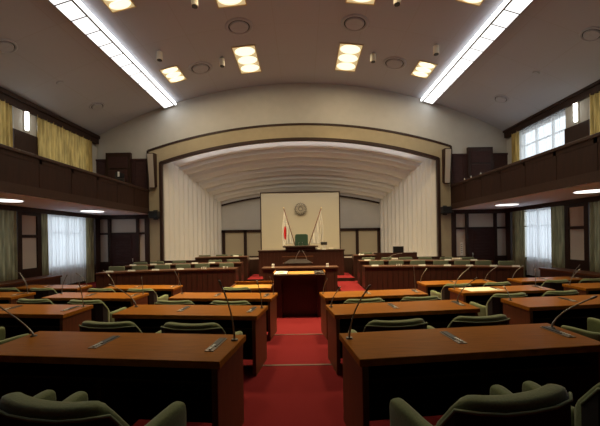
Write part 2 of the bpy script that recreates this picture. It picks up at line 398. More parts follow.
# ------------------------------------------------------------------ stage recess
YR = 18.5; RH, RZS, RZC = 4.30, 3.86, 4.40
NP = 13
for s, nm in ((-1, 'wall_stage_left'), (1, 'wall_stage_right')):   # pleated splayed walls
    mb = MB(); vs = []; fs = []
    for i in range(NP * 2 + 1):
        t = i / (NP * 2); x = HW + (RH - HW) * t; y = YE + .3 + (YR - YE - .3) * t
        k = .05 if i % 2 else 0
        vs += [(s * (x - k), y - k * .2, .0), (s * (x - k), y - k * .2, ZS + .32 + (RZS - ZS) * t)]
    for i in range(NP * 2): fs.append((2 * i, 2 * i + 2, 2 * i + 3, 2 * i + 1))
    n0 = len(vs); vs2 = [(v[0] + s * .12, v[1], v[2]) for v in vs]
    mb.add(vs, fs); mb.add(vs2, [f[::-1] for f in fs])
    struct(mb.build(nm, 'pleat'))
# ribbed ceiling of the recess
NR = 6
mb = MB(); n = 90
def rib_ring(t, dz):
    hw = HW + (RH - HW) * t; zs = ZS + (RZS - ZS) * t; zcst = ZCR + (RZC - ZCR) * t
    zs += .14 * (1 - t); zcst += .12 * (1 - t)
    y = YE + .66 + (YR - YE - .66) * t
    return [(x, y, z + dz) for x, z in arc(hw + .02, zs, zcst, n)]
rings = []
for k in range(NR):
    t0, t1 = k / NR, (k + 1) / NR
    for q in range(13):
        u = q / 12; t = t0 + (t1 - t0) * u * .97
        e = min(1, u / .55); zab = .05 - .27 * (e * e * (3 - 2 * e)) + .03 * u; hump = zab + u * .335      # cove that rises, then falls to a lip
        rings.append(rib_ring(t, hump))
    rings.append(rib_ring(t0 + (t1 - t0) * .975, -.05)); rings.append(rib_ring(t1, -.05))
mb.loft(rings, cap=False, closed=False)
mb.box(-HW - .3, HW + .3, YE + .28, YR + .2, 6.95, 7.05)
struct(mb.build('ceiling_stage', 'shell', smooth=False))
struct(MB().box(-RH - .3, RH + .3, YR, YR + .2, 0, 5.2).build('wall_stage_back', 'wallpaint'))
struct(MB().box(-HW, HW, YE - .55, YR, -.3, .95).build('floor_stage', 'stagefloor'))
struct(MB().box(-HW, HW, YE - .60, YE - .55, .0, 1.10).build('trim_stage_riser', 'walnut'))
for i, x in enumerate((-4.4, -2.2, 0, 2.2, 4.4)):   # unseen battens added in a pocket to brighten the stage
    zt_ = ZCR - x * x / 39.8 + .14
    t = thing('added_stage_batten', 'added unseen batten lamp behind the proscenium arch to light the stage', 'added stage light', (x, YE + .44, zt_ + .22), 0, 'added batten lamps behind the arch')
    t.rotation_euler = (0, math.asin(x / 19.9), 0); MB().box(-1.07, 1.07, -.07, .07, 0, .06).build('housing', 'white', t); MB().tube([(-1.05, 0, -.03), (1.05, 0, -.03)], .02, 8).build('tube', 'round', t, smooth=True)
    ld = bpy.data.lights.new('added_batten_beam', 'AREA'); ld.shape = 'RECTANGLE'; ld.size = 2.1; ld.size_y = .1; ld.energy = STAGE_FILL; ld.color = (1, .93, .86)
    lo = bpy.data.objects.new('added_batten_beam', ld); col.objects.link(lo); lo.parent = t; lo.location = (0, 0, -.07); ld.spread = math.radians(120); lo.rotation_euler = (math.radians(8), 0, 0)
m_ = MB(); zt = at(235, 230, YR).z
m_.box(-RH, RH, YR - .1, YR, zt - .15, zt).box(-RH, RH, YR - .1, YR, .95, 1.03)
for px in (224, 245.5, 357, 378.5):
    x = at(px, 240, YR).x; m_.box(x - .08, x + .08, YR - .1, YR, .9, zt)
trim(m_)
trim(MB().box(-RH, RH, YR - .05, YR, .95, zt - .1), 'tan')
m_ = band(off(arc(RH, RZS, RZC, 30), -.10), off(arc(RH, RZS, RZC, 30), -.02), YR - .08, YR); trim(m_)
# cream board behind the chairman with a thin dark frame
sb = thing('backdrop_board', 'large cream backdrop board with thin dark frame behind the rostrum', 'board', (0, 16.5, .95))
zt = 4.16 - .95
MB().box(-1.90, 1.88, 0, .10, 0, zt).build('panel', 'screen', sb)
MB().box(-1.95, -1.90, -.01, .11, 0, zt + .05).box(1.88, 1.93, -.01, .11, 0, zt + .05).box(-1.95, 1.93, -.01, .11, zt, zt + .05).build('frame', 'walnut', sb)
# round emblem on the board
em = thing('wall_emblem', 'round grey petalled metal emblem mounted on the cream board', 'emblem', (at(300.6, 209, 16.45).x, 16.46, at(300.6, 209, 16.45).z))
def disc_y(r, y0, y1, n=32, cx=0, cz=0): return [[(cx + r * math.cos(2 * math.pi * k / n), y, cz + r * math.sin(2 * math.pi * k / n)) for k in range(n)] for y in (y0, y1)]
mb = MB()
nn = 64; rr = [.27 + .035 * abs(math.cos(k * math.pi * 16 / nn)) for k in range(nn)]
mb.loft([[(rr[k] * math.cos(2 * math.pi * k / nn), y, rr[k] * math.sin(2 * math.pi * k / nn)) for k in range(nn)] for y in (.04, -.02)])
mb.build('plate', 'emblem2', em)
for k in range(16):
    a = 2 * math.pi * k / 16; mb = MB(); c, s_ = math.cos(a), math.sin(a)
    ring = []
    for y, sc_ in ((-.015, 1), (-.045, .55)):
        ring.append([((.19 + .10 * math.cos(q) * sc_) * c - .035 * math.sin(q) * sc_ * s_, y, (.19 + .10 * math.cos(q) * sc_) * s_ + .035 * math.sin(q) * sc_ * c) for q in [2 * math.pi * j / 10 for j in range(10)]])
    mb.loft(ring); mb.build('petal', 'emblem', em, smooth=False)
MB().loft(disc_y(.075, -.01, -.06)).build('boss', 'emblem', em)

# ------------------------------------------------------------------ galleries
for s, nm in ((-1, 'left'), (1, 'right')):
    X2 = lambda a, b: sorted((s * a, s * b))
    struct(MB().box(*X2(GX + .02, SX[s]), YB, YE, 3.10, 3.26).build('floor_gallery_' + nm, 'soffit'))
    m_ = MB(); m_.box(*X2(GX, GX + .14), YB, YE, 3.16, 4.12)
    o = struct(m_.build('wall_gallery_' + nm, 'fascia'))
    MB().box(*X2(GX - .035, GX + .20), YB, YE, 4.10, 4.19).build('gallery_cap_rail', 'walnut', o, bevel=.015)
    MB().box(*X2(GX - .03, GX), YB, YE, 3.12, 3.26).box(*X2(GX - .015, GX), YB, YE, 3.26, 3.36).build('gallery_base_moulding', 'walnut', o)
    m_ = MB()
    for k in range(16):
        y = 14.9 - k * 1.22; m_.box(*X2(GX - .007, GX), y - .1, y, 3.36, 4.1)
    m_.box(*X2(GX - .007, GX), YB, YE, 3.98, 4.1)
    m_.build('gallery_panel_frame', 'fascia', o)
# round lit lights under the galleries
def mk_round():
    t = thing('ceiling_light', '', 'ceiling light')
    MB().cyl((0, 0), .40, -.012, 0, 32).build('rim', 'white', t)
    MB().cyl((0, 0), .37, -.022, -.01, 32, .37).build('diffuser', 'round', t)
    return t
pr = Proto(mk_round)
for s in (-1, 1):
    for y, wd in ((12.66, 'far'), (8.95, 'second'), (5.25, 'near'), (1.5, 'rearmost')):
        if y > 6: pr.place('round white lit light under the %s, %s one' % (SIDE[s].replace('curtain side', 'curtained gallery'), 'by the end wall' if wd == 'far' else 'closer to the rear desks'), (s * 7.72, y, 3.10), 0, 'round lights under the galleries')

# ------------------------------------------------------------------ ceiling fittings
STRIP_W = 39
def oncl(px, py):
    lo, hi = 1.0, 15.0
    for _ in range(50):
        m_ = (lo + hi) / 2; p = at(px, py, m_)
        if p.z > zc(min(abs(p.x), 9)): hi = m_
        else: lo = m_
    return at(px, py, lo)
def cl_rot(x): return (0, math.asin(x / R_C), 0)
for s in (-1, 1):   # long strip lights
    xm = s * 5.64; t = thing('strip_light', 'long white lit ceiling strip running towards the stage, %s' % SIDE[s], 'strip light', (xm, 0, zc(xm)), 0, 'long ceiling strips')
    for yy in (5.9, 11.9):
        ld = bpy.data.lights.new('strip_glow', 'AREA'); ld.shape = 'RECTANGLE'; ld.size = .34; ld.size_y = 5.9; ld.energy = STRIP_W / 2; ld.color = (.90, .97, 1)
        lo = bpy.data.objects.new('strip_glow', ld); col.objects.link(lo); lo.parent = t; lo.location = (s * .10, yy, -.14)
    t.rotation_euler = cl_rot(xm)
    MB().box(*sorted((s * -.25, s * .30)), 2.4, 14.93, -.12, .0).build('housing', 'dmetal', t)
    a, b = sorted((s * -.13, s * .27))
    k = 0; y = 14.9
    while y > 2.9:
        MB().box(a, b, y - .57, y - .022, -.13, -.115).build('diffuser_panel', 'strip', t); y -= .6; k += 1
    a, b = sorted((s * -.27, s * -.20))
    MB().box(a, b, 2.45, 14.9, -.14, -.03).build('side_light_line', 'side_strip', t)
def mk_down():
    t = thing('recessed_downlight', '', 'ceiling light')
    L, W = .96, .42
    m_ = MB().box(-W, W, -L, -L + .03, -.03, .02).box(-W, W, L - .03, L, -.03, .02).box(-W, -W + .03, -L, L, -.03, .02).box(W - .03, W, -L, L, -.03, .02)
    m_.build('frame', 'brass', t)
    MB().box(-W + .03, W - .03, -L + .03, L - .03, -.012, -.002).build('lit_back_panel', 'reflector', t)
    for k in (-1, 0, 1):
        m_ = MB(); m_.loft([[(.36 * q * math.cos(a), k * .60 + .29 * q * math.sin(a), z) for a in [2 * math.pi * j / 24 for j in range(24)]] for q, z in ((1, -.013), (.9, -.03), (.5, -.04))])
        m_.build('lamp', 'bulb', t, smooth=True)
    return t
pd = Proto(mk_down)
DL = [(247.5, 60, 'beside the middle axis, nearer the stage, ' + SIDE[-1]), (348, 58, 'beside the middle axis, nearer the stage, ' + SIDE[1]),
      (225, -19, 'cut by the top edge beside the middle, ' + SIDE[-1]), (366, -22, 'cut by the top edge beside the middle, ' + SIDE[1]),
      (173.5, 74.5, 'small, beside the far end of the strip, ' + SIDE[-1]), (423.5, 69.5, 'small, beside the far end of the strip, ' + SIDE[1]),
      (113, -5, 'beside the middle of the strip, ' + SIDE[-1]), (478, -12, 'beside the middle of the strip, ' + SIDE[1])]
DLP = [oncl(px, py) for px, py, lb in DL]
for i, (px, py, lb) in enumerate(DL):
    p = DLP[i]; o = pd.place('warm recessed ceiling light ' + lb, (p.x, p.y, zc(p.x)), 0, 'warm recessed ceiling lights'); o.rotation_euler = cl_rot(p.x)
    if i in (4, 5, 6, 7): o.scale = (.8, .56, 1)
    ld = bpy.data.lights.new('downlight_beam', 'AREA'); ld.shape = 'RECTANGLE'; ld.size = .4; ld.size_y = 1.0; ld.energy = 95 * WARM; ld.color = (1, .80, .50); ld.spread = math.radians(175)
    lo = bpy.data.objects.new('downlight_beam', ld); col.objects.link(lo); lo.parent = o; lo.location = (0, 0, -.06)
    ld = bpy.data.lights.new('downlight_cone', 'AREA'); ld.shape = 'RECTANGLE'; ld.size = .4; ld.size_y = 1.0; ld.energy = 68 if i < 4 else 4; ld.color = (1, .76, .40); ld.spread = math.radians(84)
    lo = bpy.data.objects.new('downlight_cone', ld); col.objects.link(lo); lo.parent = o; lo.location = (0, 0, -.07)
def mk_vent():
    t = thing('ceiling_vent', '', 'ceiling vent')
    ring = lambda r0, r1, z0, z1: MB().loft([[(r * math.cos(a), r * math.sin(a), z) for a in [2 * math.pi * j / 32 for j in range(32)]] for r, z in ((r0, 0), (r0, z1), ((r0 + r1) / 2, z0), (r1, z1), (r1, 0))], cap=False)
    ring(.44, .34, -.035, -.02).build('outer_ring', 'ceil', t, smooth=True)
    MB().cyl((0, 0), .34, -.012, -.002, 32).build('dark_gap', 'black', t)
    MB().cyl((0, 0), .28, -.05, -.013, 32, .30).build('core_disc', 'ceil', t, smooth=False)
    return t
pv = Proto(mk_vent)
for px, py, lb in [(239, 26.5, 'near the middle, ahead of the top-edge warm light, ' + SIDE[-1]), (354.7, 23, 'near the middle, ahead of the top-edge warm light, ' + SIDE[1]),
                   (200.5, 68, 'between strip and long warm light, ' + SIDE[-1]), (394.5, 63, 'between strip and long warm light, ' + SIDE[1]),
                   (5, 46, 'high on the outer slope near the edge, ' + SIDE[-1]), (592, 34, 'high on the outer slope near the edge, ' + SIDE[1]),
                   (97, 106, 'low on the outer slope near the end wall, ' + SIDE[-1]), (501, 98.7, 'low on the outer slope near the end wall, ' + SIDE[1])]:
    p = oncl(px, py); o = pv.place('round ceiling vent ' + lb, (p.x, p.y, zc(p.x)), 0, 'round ceiling vents'); o.rotation_euler = cl_rot(p.x)
    if abs(px - 299) > 150: o.scale = (.62, .62, 1)
def mk_cam():
    t = thing('ceiling_spotlight', '', 'spotlight')
    MB().tube([(0, 0, 0), (0, 0, -.08)], .02, 8).build('stem', 'metal', t, smooth=True)
    MB().cyl((0, 0), .10, -.34, -.08, 16, .09).build('can', 'can', t, smooth=False)
    MB().cyl((0, 0), .08, -.36, -.341, 16).build('lens', 'black', t)
    return t
pc = Proto(mk_cam)
for px, py, lb in [(222, 57, 'hanging beside the long warm light, ' + SIDE[-1]), (373, 52.5, 'hanging beside the long warm light, ' + SIDE[1]),
                   (159.5, 50, 'hanging just inside the strip light, ' + SIDE[-1]), (436, 44, 'hanging just inside the strip light, ' + SIDE[1]),
                   (194.5, -6, 'cut by the top edge, ' + SIDE[-1]), (397, -8, 'cut by the top edge, ' + SIDE[1])]:
    p = oncl(px, py); pc.place('small silver can spotlight ' + lb, (p.x, p.y, zc(p.x) + .01), 0, 'small can spotlights')
for px, py, lb in [(60, 82.7, SIDE[-1]), (536, 72.7, SIDE[1])]:
    p = oncl(px, py); o = MB().cyl((0, 0), .09, -.03, 0, 16, .11).build('smoke_detector', 'ceil', loc=(p.x, p.y, zc(p.x))); o.rotation_euler = cl_rot(p.x)
    tag(o, 'tiny round smoke detector on the ceiling slope, ' + lb, 'smoke detector', 'smoke detectors')

# column loudspeakers and small black speakers on the pilasters
for s in (-1, 1):
    t = thing('column_loudspeaker', 'tall cream column loudspeaker with dark edges on the pilaster, ' + SIDE[s], 'loudspeaker', (s * 6.39, YE - .1, 4.22)); t.scale = (.85, 1, 1)
    b = MB(); b.add([(-.17, 0, .1), (.17, 0, .1), (.17, 0, 1.52), (-.17, 0, 1.52), (-.14, -.16, .0), (.14, -.16, .0), (.16, -.34, 1.50), (-.16, -.34, 1.50)],
          [(0, 1, 2, 3), (4, 5, 6, 7), (0, 1, 5, 4), (3, 2, 6, 7), (0, 4, 7, 3), (1, 5, 6, 2)])
    b.build('cabinet', 'walnut', t)
    b = MB(); b.add([(-.12, -.17, .04), (.12, -.17, .04), (.14, -.335, 1.46), (-.14, -.335, 1.46), (-.12, -.19, .04), (.12, -.19, .04), (.14, -.355, 1.46), (-.14, -.355, 1.46)],
          [(0, 1, 2, 3), (4, 5, 6, 7), (0, 1, 5, 4), (3, 2, 6, 7), (0, 4, 7, 3), (1, 5, 6, 2)])
    b.build('grille', 'grille', t)
    t = thing('box_loudspeaker', 'small black box loudspeaker under the column loudspeaker, ' + SIDE[s], 'loudspeaker', (s * 6.33, YE - .1, 2.93))
    MB().box(-.2, .2, -.3, -.02, .0, .3).build('cabinet', 'black', t, bevel=.02)
    MB().box(-.17, .17, -.32, -.3, .04, .26).build('grille', 'black', t)
    MB().box(-.09, .09, -.03, 0, -.06, .36).build('bracket', 'black', t)

# ------------------------------------------------------------------ desks
H = 0.77
ROW_Y = {1: 2.38, 2: 4.28, 3: 6.16, 4: 8.15}
ROW_Z = {1: Z1, 2: Z2, 3: Z3, 4: Z4}
ROW_N = {1: 'rearmost row', 2: 'second row from the rear', 3: 'third row from the rear', 4: 'front row'}
# plan corners (|x|, y offset): near inner, near outer, far outer, far inner
SEC = {'A': [(.49, 0), (2.45, .24), (2.45, .90), (.415, .66)],
       'B': [(3.12, .27), (5.05, .51), (5.08, 1.17), (3.12, .93)],
       'C': [(5.72, .60), (7.65, .84), (7.70, 1.50), (5.74, 1.26)]}
SEC_N = {'A': 'desk beside the red aisle', 'B': 'middle-block desk', 'C': 'outermost desk near the windows'}
CTRL = {-1: (.35, 1.28), 1: (1.10, 2.02)}     # offsets of the button strips from the inner corner are set below
def shrink(q, ins):
    c = [sum(p[0] for p in q) / 4, sum(p[1] for p in q) / 4]
    out = []
    for x, y in q: out.append((x - ins * (1 if x > c[0] else -1), y - ins * (1 if y > c[1] else -1)))
    return out
def lerp2(a, b, t): return (a[0] + (b[0] - a[0]) * t, a[1] + (b[1] - a[1]) * t)
def quadpt(q, u, v): return lerp2(lerp2(q[0], q[1], u), lerp2(q[3], q[2], u), v)
def make_desk(s, sec):
    q = [(s * x, y) for x, y in SEC[sec]]; c = q[0]; q = [(x - c[0], y - c[1]) for x, y in q]
    t = thing('delegate_desk', '', 'desk')
    MB().prism(q, H - .055, H).build('desktop', 'desk', t, bevel=.006)
    P = lambda u0, u1, v0, v1: [quadpt(q, u0, v0), quadpt(q, u1, v0), quadpt(q, u1, v1), quadpt(q, u0, v1)]
    MB().prism(P(.012, .036, .03, .97), 0, H - .055).build('side_panel', 'deskside', t, bevel=.004)
    MB().prism(P(.964, .988, .03, .97), 0, H - .055).build('side_panel', 'deskside', t, bevel=.004)
    MB().prism(P(.036, .964, .90, .94), 0, H - .055).build('modesty_panel', 'hollow', t)  # inner boards near black, under-desk shade put into their colour
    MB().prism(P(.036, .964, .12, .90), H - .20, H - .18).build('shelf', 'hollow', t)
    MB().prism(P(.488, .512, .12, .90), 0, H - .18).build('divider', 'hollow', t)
    # button strips set into the top, one per seat
    dep = Vector((0, 1)); us = (.08, .567) if s < 0 else (.45, .93)
    for u in us:
        a = Vector(quadpt(q, u, .30)); b = Vector(quadpt(q, u, .80)); d = (b - a).normalized(); r = Vector((d.y, -d.x))
        a3 = lambda p, k: (p.x + r.x * k, p.y + r.y * k)
        pl = MB().prism([a3(a, -.035), a3(a, .035), a3(b, .035), a3(b, -.035)], H, H + .006).build('control_strip', 'dmetal', t)
        a2, b2 = a + (b - a) * .30, a + (b - a) * .97
        MB().prism([a3(a2, -.025), a3(a2, .025), a3(b2, .025), a3(b2, -.025)], H + .006, H + .012).build('dark_display', 'black', pl)
        for k in range(4):
            p = a + (b - a) * (.08 + .09 * k)
            MB().cyl((p.x, p.y), .011, H + .006, H + .016, 8).build('button', 'white', pl)
    return t
desk_pr = {}
def desk_corner(s, sec, row):
    x, y = SEC[sec][0]; return Vector((s * x, ROW_Y[row] + y, ROW_Z[row]))
def desk_pt(s, sec, row, u, v):
    q = [(s * x, y + ROW_Y[row]) for x, y in SEC[sec]]; p = quadpt(q, u, v); return Vector((p[0], p[1], ROW_Z[row] + H))
DESKS = [(s, 'A', r) for r in (1, 2, 3) for s in (-1, 1)] + [(s, 'B', r) for r in (2, 3, 4) for s in (-1, 1)] + [(s, 'C', r) for r in (3, 4) for s in (-1, 1)]
for s, sec, r in DESKS:
    k = (s, sec)
    if k not in desk_pr: desk_pr[k] = Proto(lambda s=s, sec=sec: make_desk(s, sec))
    desk_pr[k].place('brown two-seat %s, %s, %s' % (SEC_N[sec], ROW_N[r], SIDE[s]), desk_corner(s, sec, r), 0, 'delegate desks')

# ------------------------------------------------------------------ armchairs
def make_chair():
    t = thing('armchair', '', 'chair')
    # stations around the tub: plan x, y, top z, bottom z, half thickness, outward lean
    half = [(0, -.285, .880, .34, .050), (.13, -.278, .882, .34, .052), (.228, -.258, .890, .34, .052), (.284, -.215, .884, .34, .048), (.300, -.150, .765, .34, .043), (.312, -.08, .69, .34, .040)]
    arm = [(.308, -.11, .67, .30, .038), (.318, -.03, .635, .30, .040), (.335, .10, .655, .30, .044), (.346, .18, .664, .32, .046), (.352, .24, .668, .33, .046), (.353, .262, .664, .33, .045)]
    def sect(st, nxt, prv):
        x, y, zt, zb, h = st; tx, ty = nxt[0] - prv[0], nxt[1] - prv[1]; L = math.hypot(tx, ty) or 1; nx, ny = -ty / L, tx / L
        pts = []
        for k, z in ((-h * .75, zb), (-h, zb + (zt - zb) * .5), (-h, zt - .032), (-h * .85, zt - .006), (0, zt), (h * .85, zt - .006), (h, zt - .032), (h * .9, zb + (zt - zb) * .5), (h * .75, zb)):
            pts.append((x + nx * k, y + ny * k, z))
        return pts
    full = [(-a, b, c, d, e) for a, b, c, d, e in reversed(half[1:])] + half
    rings = [sect(full[i], full[min(i + 1, len(full) - 1)], full[max(i - 1, 0)]) for i in range(len(full))]
    MB().loft(rings).build('backrest', 'green', t, smooth=True, sub=1)
    # dark cover on the outer back and the piping along its edge
    cov = []
    for i in range(1, len(full) - 1):
        x, y, zt, zb, h = full[i]; tx, ty = full[i + 1][0] - full[i - 1][0], full[i + 1][1] - full[i - 1][1]; L = math.hypot(tx, ty)
        cov.append((x + ty / L * (h + .007), y - tx / L * (h + .007), zt - .05, .30))
    cr = [[(x, y, zb), (x, y, zt), (x * .96, y + .015, zt), (x * .96, y + .015, zb)] for x, y, zt, zb in cov]
    MB().loft(cr).build('outer_back', 'darkback', t)
    MB().tube([(x, y - .002, zt) for x, y, zt, zb in cov], .008, 6).build('piping', 'piping', t, smooth=True)
    for sx in (-1, 1):
        a = [(sx * p[0], *p[1:]) for p in arm]
        rings = [sect(a[i], a[min(i + 1, len(a) - 1)], a[max(i - 1, 0)]) for i in range(len(a))]; rings.append([(x, y + .004, z) for x, y, z in rings[-1]])
        MB().loft(rings).build('armrest', 'green', t, smooth=True, sub=1)
    s_ = MB(); ring = lambda sc_, z: [(.285 * sc_ * (abs(math.cos(a)) ** .5) * (1 if math.cos(a) > 0 else -1), -.01 + .27 * sc_ * (abs(math.sin(a)) ** .5) * (1 if math.sin(a) > 0 else -1), z) for a in [2 * math.pi * k / 24 + .01 for k in range(24)]]
    s_.loft([ring(.92, .34), ring(1, .37), ring(1, .44), ring(.92, .475), ring(.5, .485)]).build('seat', 'green', t, smooth=True)
    MB().cyl((0, 0), .03, .07, .34, 12).build('pedestal', 'metal', t, smooth=True)
    for k in range(4):
        a = math.pi / 4 + k * math.pi / 2
        MB().tube([(0, 0, .09), (.14 * math.cos(a), .14 * math.sin(a), .06), (.27 * math.cos(a), .27 * math.sin(a), .022)], [.026, .022, .02], 8).build('foot', 'metal', t, smooth=True)
    return t
pch = Proto(make_chair)
D = math.radians
SEATW = {0: 'aisle-side seat', 1: 'window-side seat'}
SN = {'A': 'aisle desk', 'B': 'middle-block desk', 'C': 'outermost desk'}
def chair(s, sec, r, k, x, y, yaw):   # yaw: degrees turned towards the centre line
    pch.place('green armchair at %s of %s, %s, %s' % (SN[sec], ROW_N[r], SEATW[k], SIDE[s]), (s * x, y, ROW_Z[r]), -D(yaw) * (-s) * 1.0, 'green delegate armchairs')
for s in (-1, 1):
    chair(s, 'A', 1, 0, 1.05, 1.86, 13); chair(s, 'A', 1, 1, 1.93, 1.98, 3 if s < 0 else 0)
    for r in (2, 3):
        y0 = ROW_Y[r]
        chair(s, 'A', r, 0, 1.04, y0 - .50, 7); chair(s, 'A', r, 1, 1.98, y0 - .38, 7)
        chair(s, 'B', r, 0, 3.60 if r == 2 else 3.52, y0 - .30 if r == 2 else y0 - .22, 30 if r == 2 else 9); chair(s, 'B', r, 1, 4.55, y0 - .02, 8)
    chair(s, 'B', 4, 0, 3.60, ROW_Y[4] - .12, 8); chair(s, 'B', 4, 1, 4.6, ROW_Y[4] + .02, 8)
    for r in (3, 4):
        chair(s, 'C', r, 0, 6.15, ROW_Y[r] + .25, 25 if r == 3 else 8); chair(s, 'C', r, 1, 7.15, ROW_Y[r] + .4, 8)

# ------------------------------------------------------------------ gooseneck microphones
def mic(base, tip, label, group='delegate microphones', bend=.55, mt='dmetal'):
    base = Vector(base); tip = Vector(tip) - base
    t = thing('gooseneck_microphone', label, 'microphone', base, 0, group)
    MB().cyl((0, 0), .030, 0, .012, 14, .026).build('base', 'dmetal', t)
    ctrl = Vector((tip.x * .05, tip.y * .05, tip.z * bend)); pts = []
    for k in range(11):
        u = k / 10; pts.append(ctrl * 2 * u * (1 - u) + tip * u * u)
    MB().tube(pts, [.009] * 3 + [.0065] * 8 if mt == 'dmetal' else .011, 8).build('gooseneck', mt, t, smooth=True)
    d = (pts[-1] - pts[-2]).normalized()
    MB().tube([pts[-1] - d * .01, pts[-1] + d * .008, pts[-1] + d * .045, pts[-1] + d * .055], [.007, .010, .010, .006], 10).build('capsule', 'dmetal', t, smooth=True)
    return t
TIPS = {(-1, 'A', 1, 0): (-.09, -.06, .47), (-1, 'A', 1, 1): (-.33, -.05, .33), (1, 'A', 1, 0): (.14, -.08, .42), (1, 'A', 1, 1): (.33, -.04, .27),
        (-1, 'A', 2, 0): (-.05, -.02, .34), (-1, 'A', 2, 1): (-.32, -.05, .32), (1, 'A', 2, 0): (.10, -.03, .24), (1, 'A', 2, 1): (.2, -.1, .33),
        (-1, 'A', 3, 0): (-.05, -.05, .3), (-1, 'A', 3, 1): (-.12, 0, .42), (1, 'A', 3, 0): (.06, -.05, .25), (1, 'A', 3, 1): (-.02, 0, .42),
        (1, 'B', 2, 0): (.0, .12, .16), (1, 'B', 3, 0): (.30, 0, .42), (1, 'B', 4, 0): (.15, 0, .33), (-1, 'B', 3, 0): (-.02, 0, .30), (-1, 'B', 3, 1): (.1, 0, .35)}
for s, sec, r in DESKS:
    for k in (0, 1):
        p = desk_pt(s, sec, r, .025 if k == 0 else .955, .74)
        tp = TIPS.get((s, sec, r, k)) or (s * rnd.uniform(-.1, .3), rnd.uniform(-.1, .05), rnd.uniform(.28, .42))
        mic(p, p + Vector(tp), 'gooseneck microphone, %s end of %s, %s, %s' % ('aisle' if k == 0 else 'window', SN[sec], ROW_N[r], SIDE[s]), bend=.25 if (s, sec, r, k) == (-1, 'A', 1, 1) else .5)

# ------------------------------------------------------------------ small table beside the lectern, papers
t = thing('small_side_table', 'small brown table with raised rim beside the lectern', 'table', (-1.20, 8.78, 0))
MB().box(-.5, .5, -.33, .33, .70, .75).build('tabletop', 'yellowtop', t)
MB().box(-.5, .5, .33, .36, .0, .82).build('back_panel', 'deskside', t); MB().box(-.53, -.5, -.33, .36, 0, .79).build('side_panel', 'deskside', t); MB().box(.5, .53, -.33, .36, 0, .79).build('side_panel', 'deskside', t)
MB().box(-.54, .54, .32, .37, .82, .835).build('rim', 'desk', t)
pch.place('green armchair alone at the small rimmed table beside the lectern', (-1.42, 8.0, 0), -D(4))
o = MB().box(-.30, .42, -.24, .20, 0, .004).build('paper_sheet', 'paper', loc=(3.62, ROW_Y[3] + .70, ROW_Z[3] + H + .001)); o.rotation_euler = (0, 0, D(7))
tag(o, 'large cream paper sheet lying on the middle-block desk in the third row', 'paper')

# ------------------------------------------------------------------ question lectern in the aisle
LY = 8.45
t = thing('lectern', 'dark wooden lectern with light oak top at the end of the aisle', 'lectern', (0, LY, 0))
MB().box(-.655, .655, 0, .80, 1.0, 1.07).build('top_frame', 'bench', t, bevel=.01)
MB().box(-.29, .38, .03, .74, 1.07, 1.08).build('oak_writing_board', 'yellowtop', t)
MB().box(-.64, -.44, .02, .78, 0, 1.0).build('side_panel', 'bench', t, bevel=.006); MB().box(.44, .64, .02, .78, 0, 1.0).build('side_panel', 'bench', t, bevel=.006)
MB().box(-.44, .44, .20, .24, 0, 1.0).build('knee_panel', 'bench', t)
for x in (-.66, .64): MB().box(x, x + .02, 0, .80, 1.07, 1.12).build('rim', 'desk', t)
MB().box(.39, .62, .05, .74, 1.07, 1.09).build('control_plate', 'darkback', t)
t = thing('framed_document', 'white framed document lying on the lectern top', 'document', (-.475, LY + .38, 1.071))
MB().box(-.155, .155, -.34, .34, 0, .02).build('mat', 'white', t); MB().box(-.11, .11, -.25, .25, .02, .026).build('sheet', 'paper', t)
MB().box(-.06, .06, -.1, .1, .026, .028).build('print_block', 'dmetal', t)
tag(MB().box(-.05, .05, -.05, .05, 0, .03).build('document_clip', 'metal', loc=(.48, LY + .12, 1.091)), 'small silver clip on the dark plate of the lectern', 'clip')

# ------------------------------------------------------------------ rostrum: clerks' desk, speech podium, chairman's bench
t = thing('clerk_desk', 'long dark desk with pale top edge below the rostrum', 'desk', (0, 10.9, 0))
MB().box(-1.24, 1.24, 0, .6, .98, 1.03).build('desktop', 'benchtop', t, bevel=.008)
MB().box(-1.2, 1.2, .04, .08, 0, .98).build('front_panel', 'bench', t)
for x in (-1.2, 1.16): MB().box(x, x + .04, .08, .58, 0, .98).build('side_panel', 'bench', t)
m_ = MB()
for k in range(9): x = -1.1 + k * .275; m_.box(x - .01, x + .01, .03, .04, .05, .95)
m_.build('panel_batten', 'walnut', t)
for px, lb in ((273, 'yellow'), (327.3, 'sheer')):
    p = at(px, 266, 11.05); tt = thing('water_glass', 'small white cup on the clerk desk end, %s-curtained gallery side' % lb, 'cup', (p.x, 11.05, 1.03), 0, 'cups on the clerk desk')
    MB().cyl((0, 0), .04, 0, .11, 14, .05).build('cup_body', 'white', tt); MB().cyl((0, 0), .06, -.0, .008, 16).build('saucer', 'white', tt)
t = thing('speech_podium', 'dark sloped podium in the middle of the rostrum', 'podium', (-.1, 11.52, 0))
MB().box(-.50, .52, 0, .45, 0, 1.12).build('body', 'bench', t)
MB().add([(-.46, -.02, 1.12), (.50, -.02, 1.12), (.50, .45, 1.12), (-.46, .45, 1.12), (-.32, .12, 1.22), (.36, .12, 1.22), (.30, .45, 1.24), (-.26, .45, 1.24)], [(0, 1, 2, 3), (4, 5, 6, 7), (0, 1, 5, 4), (1, 2, 6, 5), (2, 3, 7, 6), (3, 0, 4, 7)]).build('sloped_top', 'hollow', t)
t2 = MB().box(-.52, .54, .45, .50, 0, 1.30).build('screen_board', 'bench', t)
MB().box(-.54, .56, .44, .52, 1.30, 1.33).build('ledge', 'deskside', t)
mic((-.16, 11.86, 1.24), at(299, 251.5, 11.8), 'silver podium microphone leaning inward, yellow-curtain side', 'podium microphones', .3, 'metal')
mic((.22, 11.86, 1.24), at(303, 251.5, 11.8), 'silver podium microphone leaning inward, sheer-curtain side', 'podium microphones', .3, 'metal')
YBN = 13.5
xl, xr, zb = at(258.5, 250, YBN).x, at(344, 250, YBN).x, at(300, 250, YBN).z
